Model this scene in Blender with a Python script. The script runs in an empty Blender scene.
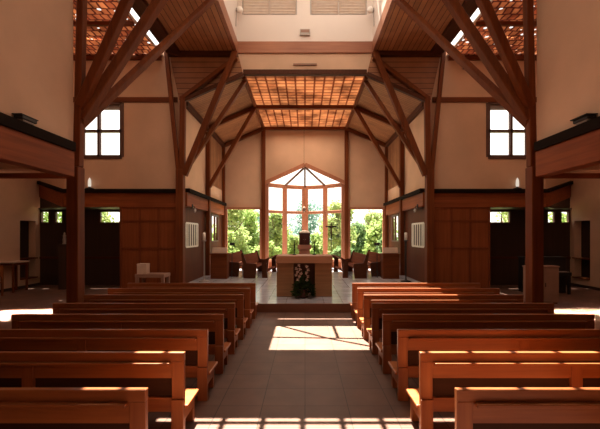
import bpy, bmesh, math, random
from mathutils import Vector, Matrix, noise as mnoise

random.seed(7)
sc = bpy.context.scene
COL = sc.collection
F, CX, HY, H = 380.0, 305.0, 235.0, 2.0          # focal length in px, vanishing point, camera height


def at(px, py, d):
    return Vector(((px - CX) * d / F, d, H + (HY - py) * d / F))


# ------------------------------------------------------------------ materials
def new_mat(name):
    m = bpy.data.materials.new(name)
    m.use_nodes = True
    nt = m.node_tree
    for n in list(nt.nodes):
        nt.nodes.remove(n)
    out = nt.nodes.new('ShaderNodeOutputMaterial')
    return m, nt, out


def nd(nt, typ, **kw):
    n = nt.nodes.new(typ)
    for k, v in kw.items():
        if k in n.inputs:
            n.inputs[k].default_value = v
        else:
            setattr(n, k, v)
    return n


def coords(nt, scale=(1, 1, 1), rot=(0, 0, 0), kind='Object', loc=(0, 0, 0)):
    tc = nt.nodes.new('ShaderNodeTexCoord')
    mp = nt.nodes.new('ShaderNodeMapping')
    mp.inputs['Scale'].default_value = scale
    mp.inputs['Rotation'].default_value = rot
    mp.inputs['Location'].default_value = loc
    nt.links.new(tc.outputs[kind], mp.inputs['Vector'])
    return mp.outputs['Vector']


def ramp(nt, fac, c0, c1, p0=0.0, p1=1.0):
    r = nt.nodes.new('ShaderNodeValToRGB')
    r.color_ramp.elements[0].position = p0
    r.color_ramp.elements[1].position = p1
    r.color_ramp.elements[0].color = (*c0, 1)
    r.color_ramp.elements[1].color = (*c1, 1)
    nt.links.new(fac, r.inputs['Fac'])
    return r.outputs['Color']


def bsdf(nt, out, color=None, rough=0.5, spec=0.5, metal=0.0, bump=None, bstr=0.2, bdist=0.02):
    b = nt.nodes.new('ShaderNodeBsdfPrincipled')
    b.inputs['Roughness'].default_value = rough
    b.inputs['Specular IOR Level'].default_value = spec
    b.inputs['Metallic'].default_value = metal
    if isinstance(color, tuple):
        b.inputs['Base Color'].default_value = (*color, 1)
    elif color is not None:
        nt.links.new(color, b.inputs['Base Color'])
    if bump is not None:
        bp = nt.nodes.new('ShaderNodeBump')
        bp.inputs['Strength'].default_value = bstr
        bp.inputs['Distance'].default_value = bdist
        nt.links.new(bump, bp.inputs['Height'])
        nt.links.new(bp.outputs['Normal'], b.inputs['Normal'])
    nt.links.new(b.outputs['BSDF'], out.inputs['Surface'])
    return b


def wood(name, c0, c1, axis='X', rough=0.45, spec=0.4, scale=1.0):
    """grain stretched along one axis"""
    m, nt, out = new_mat(name)
    s = {'X': (0.6, 14, 14), 'Y': (14, 0.6, 14), 'Z': (14, 14, 0.6)}[axis]
    v = coords(nt, tuple(a * scale for a in s))
    n = nd(nt, 'ShaderNodeTexNoise', Scale=1.0, Detail=5.0, Roughness=0.6)
    nt.links.new(v, n.inputs['Vector'])
    v2 = coords(nt, (0.7, 0.7, 0.7))
    n2 = nd(nt, 'ShaderNodeTexNoise', Scale=1.0, Detail=2.0)
    nt.links.new(v2, n2.inputs['Vector'])
    ad = nd(nt, 'ShaderNodeMath', operation='MULTIPLY_ADD')
    ad.inputs[1].default_value = 0.6
    nt.links.new(n.outputs['Fac'], ad.inputs[0])
    ml = nd(nt, 'ShaderNodeMath', operation='MULTIPLY')
    ml.inputs[1].default_value = 0.4
    nt.links.new(n2.outputs['Fac'], ml.inputs[0])
    nt.links.new(ml.outputs[0], ad.inputs[2])
    col = ramp(nt, ad.outputs[0], c0, c1, 0.35, 0.65)
    bsdf(nt, out, col, rough, spec, bump=n.outputs['Fac'], bstr=0.08)
    return m


def planks(name, c0, c1, cdark, width, across='X', rough=0.55, spec=0.25):
    """boards of a width, joints dark; `across` is the axis the boards are counted along"""
    m, nt, out = new_mat(name)
    tc = nt.nodes.new('ShaderNodeTexCoord')
    sx = nt.nodes.new('ShaderNodeSeparateXYZ')
    nt.links.new(tc.outputs['Object'], sx.inputs[0])
    dv = nd(nt, 'ShaderNodeMath', operation='DIVIDE')
    dv.inputs[1].default_value = width
    nt.links.new(sx.outputs[across], dv.inputs[0])
    fl = nd(nt, 'ShaderNodeMath', operation='FLOOR')
    nt.links.new(dv.outputs[0], fl.inputs[0])
    wn = nd(nt, 'ShaderNodeTexWhiteNoise', noise_dimensions='1D')
    nt.links.new(fl.outputs[0], wn.inputs['W'])
    col = ramp(nt, wn.outputs['Value'], c0, c1)
    fr = nd(nt, 'ShaderNodeMath', operation='FRACT')
    nt.links.new(dv.outputs[0], fr.inputs[0])
    gap = nd(nt, 'ShaderNodeMath', operation='LESS_THAN')
    gap.inputs[1].default_value = 0.13
    nt.links.new(fr.outputs[0], gap.inputs[0])
    mx = nd(nt, 'ShaderNodeMix', data_type='RGBA')
    nt.links.new(gap.outputs[0], mx.inputs['Factor'])
    nt.links.new(col, mx.inputs[6])
    mx.inputs[7].default_value = (*cdark, 1)
    n = nd(nt, 'ShaderNodeTexNoise', Scale=3.0, Detail=4.0)
    nt.links.new(tc.outputs['Object'], n.inputs['Vector'])
    mm = nd(nt, 'ShaderNodeMix', data_type='RGBA', blend_type='MULTIPLY')
    mm.inputs['Factor'].default_value = 0.5
    nt.links.new(mx.outputs[2], mm.inputs[6])
    nt.links.new(n.outputs['Fac'], mm.inputs[7])
    bsdf(nt, out, mm.outputs[2], rough, spec)
    return m


def plaster(name, c, var=0.1, rough=0.85):
    m, nt, out = new_mat(name)
    v = coords(nt, (1, 1, 1))
    n = nd(nt, 'ShaderNodeTexNoise', Scale=0.8, Detail=5.0)
    nt.links.new(v, n.inputs['Vector'])
    col = ramp(nt, n.outputs['Fac'], tuple(x * (1 - var) for x in c), tuple(x * (1 + var) for x in c), .3, .7)
    bsdf(nt, out, col, rough, 0.15)
    return m


def plain(name, c, rough=0.5, spec=0.4, metal=0.0, var=0.06):
    m, nt, out = new_mat(name)
    v = coords(nt, (6, 6, 6))
    n = nd(nt, 'ShaderNodeTexNoise', Scale=1.0, Detail=3.0)
    nt.links.new(v, n.inputs['Vector'])
    col = ramp(nt, n.outputs['Fac'], tuple(max(0, x * (1 - var)) for x in c), tuple(x * (1 + var) for x in c), .3, .7)
    bsdf(nt, out, col, rough, spec, metal)
    return m


def tiles_floor(name, c0, c1, grout, size, rough, spec=0.5, patch=None):
    m, nt, out = new_mat(name)
    v = coords(nt, (1, 1, 1), loc=(0.0, 0.05, 0))
    b = nd(nt, 'ShaderNodeTexBrick', Scale=1.0, offset=0.0, squash=1.0)
    b.inputs['Mortar Size'].default_value = 0.006
    b.inputs['Mortar Smooth'].default_value = 0.3
    b.inputs['Brick Width'].default_value = size
    b.inputs['Row Height'].default_value = size
    b.inputs['Color1'].default_value = (*c0, 1)
    b.inputs['Color2'].default_value = (*c1, 1)
    b.inputs['Mortar'].default_value = (*grout, 1)
    nt.links.new(v, b.inputs['Vector'])
    n = nd(nt, 'ShaderNodeTexNoise', Scale=3.0, Detail=6.0)
    nt.links.new(v, n.inputs['Vector'])
    mm = nd(nt, 'ShaderNodeMix', data_type='RGBA', blend_type='OVERLAY')
    mm.inputs['Factor'].default_value = 0.4
    nt.links.new(b.outputs['Color'], mm.inputs[6])
    nt.links.new(n.outputs['Fac'], mm.inputs[7])
    bsdf(nt, out, mm.outputs[2], rough, spec, bump=n.outputs['Fac'], bstr=0.03)
    return m


def clay(name, w, h, c0, c1, cm, mortar, off, trans=0.6, speck=0.0, wob=False):
    """translucent clay tiling: daylight from above glows through it"""
    m, nt, out = new_mat(name)
    v = coords(nt, (1, 1, 1), kind='Object')
    if wob:
        wn = nd(nt, 'ShaderNodeTexNoise', Scale=2.4, Detail=2.0)
        nt.links.new(v, wn.inputs['Vector'])
        va = nd(nt, 'ShaderNodeVectorMath', operation='MULTIPLY_ADD')
        nt.links.new(wn.outputs['Color'], va.inputs[0])
        va.inputs[1].default_value = (.16, .16, 0)
        nt.links.new(v, va.inputs[2])
        v = va.outputs[0]
    b = nd(nt, 'ShaderNodeTexBrick', Scale=1.0, offset=off, squash=1.0)
    b.inputs['Mortar Size'].default_value = mortar
    b.inputs['Mortar Smooth'].default_value = 0.6
    b.inputs['Brick Width'].default_value = w
    b.inputs['Row Height'].default_value = h
    b.inputs['Color1'].default_value = (*c0, 1)
    b.inputs['Color2'].default_value = (*c1, 1)
    b.inputs['Mortar'].default_value = (*cm, 1)
    nt.links.new(v, b.inputs['Vector'])
    n = nd(nt, 'ShaderNodeTexNoise', Scale=1.6, Detail=3.0)
    nt.links.new(v, n.inputs['Vector'])
    mm = nd(nt, 'ShaderNodeMix', data_type='RGBA', blend_type='MULTIPLY')
    mm.inputs['Factor'].default_value = 0.8
    nt.links.new(b.outputs['Color'], mm.inputs[6])
    nt.links.new(ramp(nt, n.outputs['Fac'], (.25, .2, .2), (1.2, 1.15, 1.1), .35, .62), mm.inputs[7])
    col = mm.outputs[2]
    d = nd(nt, 'ShaderNodeBsdfDiffuse')
    t = nd(nt, 'ShaderNodeBsdfTranslucent')
    nt.links.new(col, d.inputs['Color'])
    nt.links.new(col, t.inputs['Color'])
    mix = nd(nt, 'ShaderNodeMixShader')
    mix.inputs[0].default_value = trans
    nt.links.new(d.outputs[0], mix.inputs[1])
    nt.links.new(t.outputs[0], mix.inputs[2])
    sh = mix.outputs[0]
    if speck:
        vo = nd(nt, 'ShaderNodeTexVoronoi', Scale=3.4)
        nt.links.new(v, vo.inputs['Vector'])
        lt = nd(nt, 'ShaderNodeMath', operation='LESS_THAN')
        lt.inputs[1].default_value = speck
        nt.links.new(vo.outputs['Distance'], lt.inputs[0])
        ml = nd(nt, 'ShaderNodeMath', operation='MULTIPLY')
        ml.inputs[1].default_value = 0.6
        nt.links.new(lt.outputs[0], ml.inputs[0])
        tr = nd(nt, 'ShaderNodeBsdfTransparent')
        m2 = nd(nt, 'ShaderNodeMixShader')
        nt.links.new(ml.outputs[0], m2.inputs[0])
        nt.links.new(sh, m2.inputs[1])
        nt.links.new(tr.outputs[0], m2.inputs[2])
        sh = m2.outputs[0]
    nt.links.new(sh, out.inputs['Surface'])
    return m


def glass(name, tint=(1, 1, 1), gl=0.06):
    m, nt, out = new_mat(name)
    t = nd(nt, 'ShaderNodeBsdfTransparent')
    t.inputs['Color'].default_value = (*tint, 1)
    g = nd(nt, 'ShaderNodeBsdfGlossy')
    g.inputs['Roughness'].default_value = 0.05
    mix = nd(nt, 'ShaderNodeMixShader')
    fr = nd(nt, 'ShaderNodeLayerWeight', Blend=0.15)
    ml = nd(nt, 'ShaderNodeMath', operation='MULTIPLY')
    ml.inputs[1].default_value = gl * 4
    nt.links.new(fr.outputs['Facing'], ml.inputs[0])
    nt.links.new(ml.outputs[0], mix.inputs[0])
    nt.links.new(t.outputs[0], mix.inputs[1])
    nt.links.new(g.outputs[0], mix.inputs[2])
    nt.links.new(mix.outputs[0], out.inputs['Surface'])
    return m


def leafmat(name, c0, c1, scale=1.2, tr=0.45):
    m, nt, out = new_mat(name)
    v = coords(nt, (1, 1, 1))
    n = nd(nt, 'ShaderNodeTexNoise', Scale=scale, Detail=6.0, Roughness=0.7)
    nt.links.new(v, n.inputs['Vector'])
    col = ramp(nt, n.outputs['Fac'], c0, c1, .35, .65)
    d = nd(nt, 'ShaderNodeBsdfDiffuse')
    t = nd(nt, 'ShaderNodeBsdfTranslucent')
    nt.links.new(col, d.inputs['Color'])
    nt.links.new(col, t.inputs['Color'])
    mix = nd(nt, 'ShaderNodeMixShader')
    mix.inputs[0].default_value = tr
    nt.links.new(d.outputs[0], mix.inputs[1])
    nt.links.new(t.outputs[0], mix.inputs[2])
    nt.links.new(mix.outputs[0], out.inputs['Surface'])
    return m


def glow(name, c, s):
    m, nt, out = new_mat(name)
    e = nd(nt, 'ShaderNodeEmission', Strength=s)
    e.inputs['Color'].default_value = (*c, 1)
    nt.links.new(e.outputs[0], out.inputs['Surface'])
    return m


M = dict(
    wall=plaster('plaster_beige', (.63, .42, .29)),
    wall_white=plaster('plaster_white', (.74, .65, .59), .03),
    timber_z=wood('timber_upright', (.100, .024, .006), (.185, .048, .0115), 'Z', .55, .15),
    timber_x=wood('timber_cross', (.100, .024, .006), (.185, .048, .0115), 'X', .55, .15),
    timber_y=wood('timber_long', (.100, .024, .006), (.185, .048, .0115), 'Y', .55, .15),
    timber_dark=wood('timber_dark', (.055, .016, .006), (.10, .030, .012), 'Y', .55, .15),
    ledge=plain('ledge_black', (.014, .008, .006), .8, .05),
    bench=wood('bench_wood', (.09, .022, .008), (.16, .042, .014), 'Y', .8, .05),
    chancel_low=wood('chancel_low_wood', (.085, .025, .009), (.13, .040, .015), 'Z', .6, .1),
    beam_y=wood('beam_red', (.18, .045, .015), (.32, .09, .028), 'Y', .55, .15),
    beam_x=wood('beam_red_cross', (.18, .045, .015), (.32, .09, .028), 'X', .55, .15),
    curb=wood('curb_wood', (.26, .09, .045), (.42, .17, .085), 'X'),
    pew=wood('pew_wood', (.19, .050, .015), (.345, .116, .034), 'X', 0.34, 0.45),
    pew_shade=wood('pew_shade_wood', (.03, .010, .005), (.05, .017, .008), 'X', 0.6, 0.2),
    pew_end=wood('pew_end_wood', (.21, .056, .017), (.37, .126, .038), 'Z', 0.36, 0.45),
    pew_seat=wood('pew_seat_wood', (.30, .085, .025), (.50, .16, .05), 'X', 0.32, 0.5),
    screen=wood('screen_wood', (.19, .051, .015), (.27, .078, .025), 'Z', 0.6, .1),
    screen_frame=wood('screen_frame_wood', (.15, .037, .011), (.21, .055, .017), 'Z', 0.6, .12),
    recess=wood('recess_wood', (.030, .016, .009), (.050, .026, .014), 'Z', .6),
    plank_y=planks('ceiling_boards', (.50, .20, .082), (.64, .28, .12), (.15, .05, .02), .17, 'X'),
    plank_x=planks('slope_boards', (.42, .165, .062), (.55, .23, .09), (.10, .034, .013), .15, 'Y'),
    plank_z=planks('gable_boards', (.38, .155, .07), (.48, .21, .10), (.14, .045, .02), .19, 'Z'),
    plank_side=planks('side_boards', (.32, .14, .065), (.42, .20, .095), (.10, .036, .016), .17, 'Y'),
    floor=tiles_floor('floor_tiles', (.120, .061, .042), (.150, .078, .055), (.045, .021, .015), .5, .5, .35),
    dais=tiles_floor('dais_tiles', (.42, .43, .48), (.48, .49, .54), (.22, .2, .2), .5, .2, .7),
    riser=plain('riser_tile', (.19, .075, .042), .4),
    clay=clay('clay_ceiling', .36, .30, (.60, .255, .11), (.48, .17, .068), (.15, .04, .018), .05, 0.0, .075),
    clay_side=clay('clay_side_ceiling', .21, .30, (.62, .22, .09), (.30, .065, .028), (.10, .022, .014), .04, 0.5, .055, .20, True),
    glass=glass('window_glass'),
    frame=wood('window_frame_wood', (.34, .135, .075), (.48, .21, .12), 'Z', .5, .25),
    frame_x=wood('window_frame_cross', (.34, .135, .075), (.48, .21, .12), 'X', .5, .25),
    frame_dark=plain('window_frame_dark', (.10, .045, .03), .5),
    altar=wood('altar_stone', (.34, .17, .095), (.47, .25, .145), 'X', .6, .3),
    altar_leg=wood('altar_leg_stone', (.25, .125, .058), (.37, .195, .093), 'X', .6, .3),
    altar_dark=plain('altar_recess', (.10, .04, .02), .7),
    stone=plaster('pink_stone', (.45, .21, .15), .15),
    bronze=plain('dark_bronze', (.06, .015, .012), .35, .5, .3),
    black=plain('black_metal', (.012, .010, .010), .5),
    white=plain('white_enamel', (.85, .80, .74), .35),
    wax=plain('white_wax', (.9, .84, .74), .5),
    pale=plain('pale_board', (.30, .17, .12), .7),
    paper=plain('paper', (.62, .46, .36), .7),
    grey=plain('grey_metal', (.30, .26, .24), .4),
    louver=plain('louver_grey', (.42, .37, .33), .6),
    greenmetal=plain('dark_green_metal', (.03, .06, .03), .4),
    leaf_a=leafmat('leaf_mid', (.13, .22, .06), (.40, .52, .20)),
    leaf_b=leafmat('leaf_light', (.18, .28, .09), (.50, .58, .28)),
    leaf_c=leafmat('leaf_dark', (.08, .14, .06), (.18, .28, .13)),
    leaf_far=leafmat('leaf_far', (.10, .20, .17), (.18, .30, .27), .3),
    leaf_flower=leafmat('leaf_arrangement', (.015, .03, .01), (.06, .10, .03), 8),
    petal=leafmat('white_petal', (.45, .32, .26), (.62, .47, .40), 8, .3),
    bark=plain('bark', (.10, .07, .05), .9, .1, 0, .4),
    lawn=leafmat('lawn', (.13, .14, .06), (.24, .24, .11), .6, 0.0),
    bulb=glow('lamp_bulb', (1, .86, .70), .75),
)

# ------------------------------------------------------------------ mesh helpers


def box(bm, x0, x1, y0, y1, z0, z1, bev=0.0):
    t = bmesh.new()
    bmesh.ops.create_cube(t, size=1)
    for v in t.verts:
        v.co = Vector(((x0 + x1) / 2 + v.co.x * (x1 - x0), (y0 + y1) / 2 + v.co.y * (y1 - y0), (z0 + z1) / 2 + v.co.z * (z1 - z0)))
    if bev:
        bmesh.ops.bevel(t, geom=t.edges[:], offset=bev, segments=2, affect='EDGES', profile=.5)
    merge(bm, t)


def merge(bm, t, mat=None):
    me = bpy.data.meshes.new('tmp')
    if mat is not None:
        t.transform(mat)
    t.to_mesh(me)
    t.free()
    bm.from_mesh(me)
    bpy.data.meshes.remove(me)


def bar(bm, p, q, w, h, up=(0, 0, 1), bev=0.012):
    """rectangular timber from p to q, w wide (sideways), h deep (towards up)"""
    p, q = Vector(p), Vector(q)
    d = q - p
    L = d.length
    y = d.normalized()
    u = Vector(up)
    x = y.cross(u)
    if x.length < 1e-4:
        x = y.cross(Vector((0, 1, 0)))
    x.normalize()
    z = x.cross(y).normalized()
    t = bmesh.new()
    bmesh.ops.create_cube(t, size=1)
    for v in t.verts:
        v.co = Vector((v.co.x * w, v.co.y * L, v.co.z * h))
    if bev:
        bmesh.ops.bevel(t, geom=t.edges[:], offset=bev, segments=1, affect='EDGES')
    m = Matrix(((x.x, y.x, z.x, 0), (x.y, y.y, z.y, 0), (x.z, y.z, z.z, 0), (0, 0, 0, 1)))
    m.translation = (p + q) / 2
    merge(bm, t, m)


def tube(bm, pts, rad, n=8, caps=True):
    pts = [Vector(p) for p in pts]
    if not isinstance(rad, (list, tuple)):
        rad = [rad] * len(pts)
    rings = []
    for i, p in enumerate(pts):
        d = (pts[min(i + 1, len(pts) - 1)] - pts[max(i - 1, 0)]).normalized()
        x = d.cross(Vector((0, 0, 1)))
        if x.length < 1e-3:
            x = Vector((1, 0, 0))
        x.normalize()
        y = d.cross(x)
        rings.append([bm.verts.new(p + (x * math.cos(a) + y * math.sin(a)) * rad[i]) for a in [2 * math.pi * k / n for k in range(n)]])
    for a, b in zip(rings, rings[1:]):
        for k in range(n):
            bm.faces.new((a[k], a[(k + 1) % n], b[(k + 1) % n], b[k]))
    if caps:
        bm.faces.new(rings[0][::-1])
        bm.faces.new(rings[-1])


def lathe(bm, prof, c=(0, 0, 0), n=20):
    c = Vector(c)
    rings = []
    for r, z in prof:
        rings.append([bm.verts.new(c + Vector((max(r, 1e-4) * math.cos(2 * math.pi * k / n), max(r, 1e-4) * math.sin(2 * math.pi * k / n), z))) for k in range(n)])
    for a, b in zip(rings, rings[1:]):
        for k in range(n):
            bm.faces.new((a[k], a[(k + 1) % n], b[(k + 1) % n], b[k]))
    bm.faces.new(rings[0][::-1])
    bm.faces.new(rings[-1])


def poly(bm, pts, th=None, n=None):
    """flat polygon, given thickness by extruding along vector th"""
    vs = [bm.verts.new(Vector(p)) for p in pts]
    f = bm.faces.new(vs)
    if th is not None:
        r = bmesh.ops.extrude_face_region(bm, geom=[f])
        for v in r['geom']:
            if isinstance(v, bmesh.types.BMVert):
                v.co += Vector(th)


def wall_holes(bm, o, u, v, w, h, holes, th):
    """wall from corner o along u (w) and v (h) with rectangular holes [(u0,u1,v0,v1)], thickness vector th"""
    o, u, v = Vector(o), Vector(u), Vector(v)
    us = sorted({0, w, *[a for hh in holes for a in hh[:2]]})
    vs = sorted({0, h, *[a for hh in holes for a in hh[2:]]})
    for i in range(len(us) - 1):
        for j in range(len(vs) - 1):
            cu, cv = (us[i] + us[i + 1]) / 2, (vs[j] + vs[j + 1]) / 2
            if any(a < cu < b and c < cv < d for a, b, c, d in holes):
                continue
            poly(bm, [o + u * us[i] + v * vs[j], o + u * us[i + 1] + v * vs[j], o + u * us[i + 1] + v * vs[j + 1], o + u * us[i] + v * vs[j + 1]], th)
    bmesh.ops.remove_doubles(bm, verts=bm.verts[:], dist=1e-5)


def obj(name, bm, mat, parent=None, loc=None, smooth=False, label=None):
    bmesh.ops.recalc_face_normals(bm, faces=bm.faces[:])
    me = bpy.data.meshes.new(name)
    bm.to_mesh(me)
    bm.free()
    me.materials.append(M[mat] if isinstance(mat, str) else mat)
    if smooth:
        for p in me.polygons:
            p.use_smooth = True
    o = bpy.data.objects.new(name, me)
    COL.objects.link(o)
    if parent:
        o.parent = parent
    if loc:
        o.location = loc
    if label:
        o['label'] = label
    return o


def B():
    return bmesh.new()


def tag(o, label, cat, group=None):
    o['label'] = label
    o['category'] = cat
    if group:
        o['group'] = group
    return o


def thing(name, label, cat, loc=(0, 0, 0), rz=0, group=None):
    o = bpy.data.objects.new(name, None)
    COL.objects.link(o)
    o.location = loc
    o.rotation_euler = (0, 0, rz)
    return tag(o, label, cat, group)


def struct(name, bm, mat, label=None):
    o = obj(name, bm, mat)
    o['kind'] = 'structure'
    if label:
        o['label'] = label
    return o


def empty_struct(name, label, loc=(0, 0, 0)):
    o = bpy.data.objects.new(name, None)
    COL.objects.link(o)
    o.location = loc
    o['kind'] = 'structure'
    o['label'] = label
    return o


def dup(root, loc, rz, label, group=None, scale=None):
    r = root.copy()
    COL.objects.link(r)
    r.location = loc
    r.rotation_euler = (0, 0, rz)
    r['label'] = label
    if group:
        r['group'] = group
    if scale:
        r.scale = scale
    for ch in list(root.children):
        c = ch.copy()
        COL.objects.link(c)
        c.parent = r
        for g in ch.children:
            d = g.copy()
            COL.objects.link(d)
            d.parent = c
    return r


SIDE = {-1: 'left', 1: 'right'}

# ------------------------------------------------------------------ dimensions
YT = 7.2        # where the nave walls end and the transept opens
YB = 13.6       # transept back wall / start of chancel
YE = 20.2       # chancel end wall
XW = 4.38       # nave / chancel half width
XO = 10.6       # outer walls
ZC = 8.5        # nave and transept ceiling
ZF = 7.73       # flat chancel ceiling
ZP = 6.83       # wall plate of the chancel
XF = 2.2        # half width of flat chancel ceiling
XL = 2.4        # half width of lantern
DAIS = .22
YS = 9.85

# ------------------------------------------------------------------ setting: floor, dais
bm = B(); box(bm, -XO - .3, XO + .3, -4.2, 15.4, -.2, 0); struct('floor', bm, 'floor')
bm = B(); box(bm, -XW, XW, YS + .02, YE + 1.5, .001, DAIS); struct('floor_dais', bm, 'dais', 'grey tiled raised chancel floor one step up')
bm = B(); box(bm, -XW, XW, YS - .03, YS + .02, .001, DAIS + .004, .004); struct('trim_1', bm, 'riser', 'red-brown tiled step along the front of the chancel floor')

# ------------------------------------------------------------------ setting: walls per side
for s in (-1, 1):
    nm = SIDE[s]
    # upper nave wall
    bm = B()
    box(bm, min(s * XW, s * (XW + .2)), max(s * XW, s * (XW + .2)), -4, YT - .02, 3.7, ZC + .2)
    struct('wall_nave_' + nm, bm, 'wall')
    # beam under it and dark ledge
    bm = B(); a, b = sorted((s * (XW - .10), s * (XW + .14)))
    box(bm, a, b, -4, YT - .14, 3.08, 3.55, .01)
    struct('trim_beam_' + nm, bm, 'beam_y')
    bm = B(); a, b = sorted((s * (XW - .13), s * (XW + .1)))
    box(bm, a, b, -4, YT - .14, 3.551, 3.72, .01)
    struct('trim_ledge_' + nm, bm, 'ledge')
    # thin tie bar from the post outwards
    bm = B(); a, b = sorted((s * 4.53, s * (XO)))
    box(bm, a, b, YT - .08, YT + .02, 3.07, 3.16)
    struct('trim_tie_' + nm, bm, 'beam_x')
    # transept wall: high back wall with its window
    xa, xb = (-8.6, -XW) if s < 0 else (XW, 8.6)
    w0, w1 = sorted((s * 7.98, s * 6.55))
    bm = B()
    wall_holes(bm, (xa, YB, 3.6), (1, 0, 0), (0, 0, 1), xb - xa, ZC + .3 - 3.6, [(w0 - xa, w1 - xa, 4.79 - 3.6, 6.72 - 3.6)], (0, .15, 0))
    # angled piece to the outer wall
    e = Vector((s * XO, 15.2, 0)); g = Vector((s * 8.6, YB, 0))
    poly(bm, [g + Vector((0, 0, 3.6)), e + Vector((0, 0, 4.16)), e + Vector((0, 0, ZC + .3)), g + Vector((0, 0, ZC + .3))], (0, .15, 0))
    struct('wall_transept_' + nm, bm, 'wall')
    # fascia + dark ledge below
    bm = B()
    box(bm, xa + .002, xb - .002, YB - .06, YB + .12, 3.0, 3.5, .01)
    bar(bm, (g.x, g.y + .04, 3.25), (e.x, e.y + .04, 3.78), .14, .52)
    struct('trim_fascia_' + nm, bm, 'beam_x')
    bm = B()
    box(bm, xa + .002, xb - .16 * (s < 0) - .002, YB - .2, YB + .1, 3.502, 3.63, .01) if s < 0 else box(bm, xa + .16, xb, YB - .2, YB + .1, 3.502, 3.63, .01)
    bar(bm, (g.x, g.y + .0, 3.57), (e.x, e.y - .02, 4.10), .26, .12)
    struct('trim_shelf_' + nm, bm, 'ledge')
    # outer side wall with a shelf alcove
    y0, y1 = 14.13, 14.95
    bm = B()
    wall_holes(bm, (s * XO, -4, 0), (0, 1, 0), (0, 0, 1), 19.3, ZC + .3, [(y0 + 4, y1 + 4, .32, 2.55)], (s * .28, 0, 0))
    struct('wall_outer_' + nm, bm, 'wall')
    bm = B(); a, b = sorted((s * (XO + .27), s * (XO + .33))); box(bm, a, b, y0 - .05, y1 + .05, .25, 2.6)
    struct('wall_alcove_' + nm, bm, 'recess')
    al = thing('alcove_shelf', 'wooden shelf boards in the tall alcove of the %s side wall' % nm, 'shelf', (s * XO, (y0 + y1) / 2, .32))
    for z in (.03, .78):
        bm = B(); a, b = sorted((-s * .10, s * .26)); box(bm, a, b, -.405, .405, z - .02, z + .025, .005)
        obj('shelf_board', bm, 'timber_x', al)
    bm = B(); a, b = sorted((s * (XO - .025), s * XO)); box(bm, a, b, -4, 15.2, 0, .1)
    struct('baseboard_' + nm, bm, 'recess')
    # dark back wall of the ambulatory with small high windows
    xa, xb = (-XO, -6.7) if s < 0 else (6.7, XO)
    hx = [sorted((s * 8.2, s * 7.35)), sorted((s * 10.62, s * 10.28)), sorted((s * 9.98, s * 9.68))]
    hx[1] = sorted((s * 10.55, s * 10.22)); 
    bm = B()
    wall_holes(bm, (xa, 15.2, 0), (1, 0, 0), (0, 0, 1), xb - xa, 4.3, [(p - xa, q - xa, 2.48, 2.95) for p, q in hx], (0, .12, 0))
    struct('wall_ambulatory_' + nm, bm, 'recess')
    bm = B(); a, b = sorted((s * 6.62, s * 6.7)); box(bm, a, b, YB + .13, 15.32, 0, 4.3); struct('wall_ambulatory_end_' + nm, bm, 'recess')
    bm = B(); box(bm, xa + .01, xb - .01, 15.15, 15.2, 1.05, 1.14); struct('trim_rail_' + nm, bm, 'timber_dark')
    bm = B()
    poly(bm, [(s * 6.7, YB + .1, 3.02), (s * 8.6, YB + .1, 3.02), (s * XO, 15.1, 3.02), (s * XO, 15.3, 3.02), (s * 6.7, 15.3, 3.02)], (0, 0, .05))
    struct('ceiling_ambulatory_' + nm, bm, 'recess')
    # front (west) wall of the transept, above the aisle, and the aisle ceiling
    bm = B(); a, b = sorted((s * (XW + .2), s * XO)); box(bm, a, b, YT - .25, YT - .1, 3.2, ZC + .3)
    struct('wall_transept_front_' + nm, bm, 'wall')
    bm = B(); box(bm, a, b, -4, YT - .26, 3.75, 3.85); struct('ceiling_aisle_' + nm, bm, 'wall')

bm = B(); box(bm, -XO - .3, XO + .3, -4.25, -4, 0, ZC + .3); struct('wall_rear', bm, 'wall')

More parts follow.
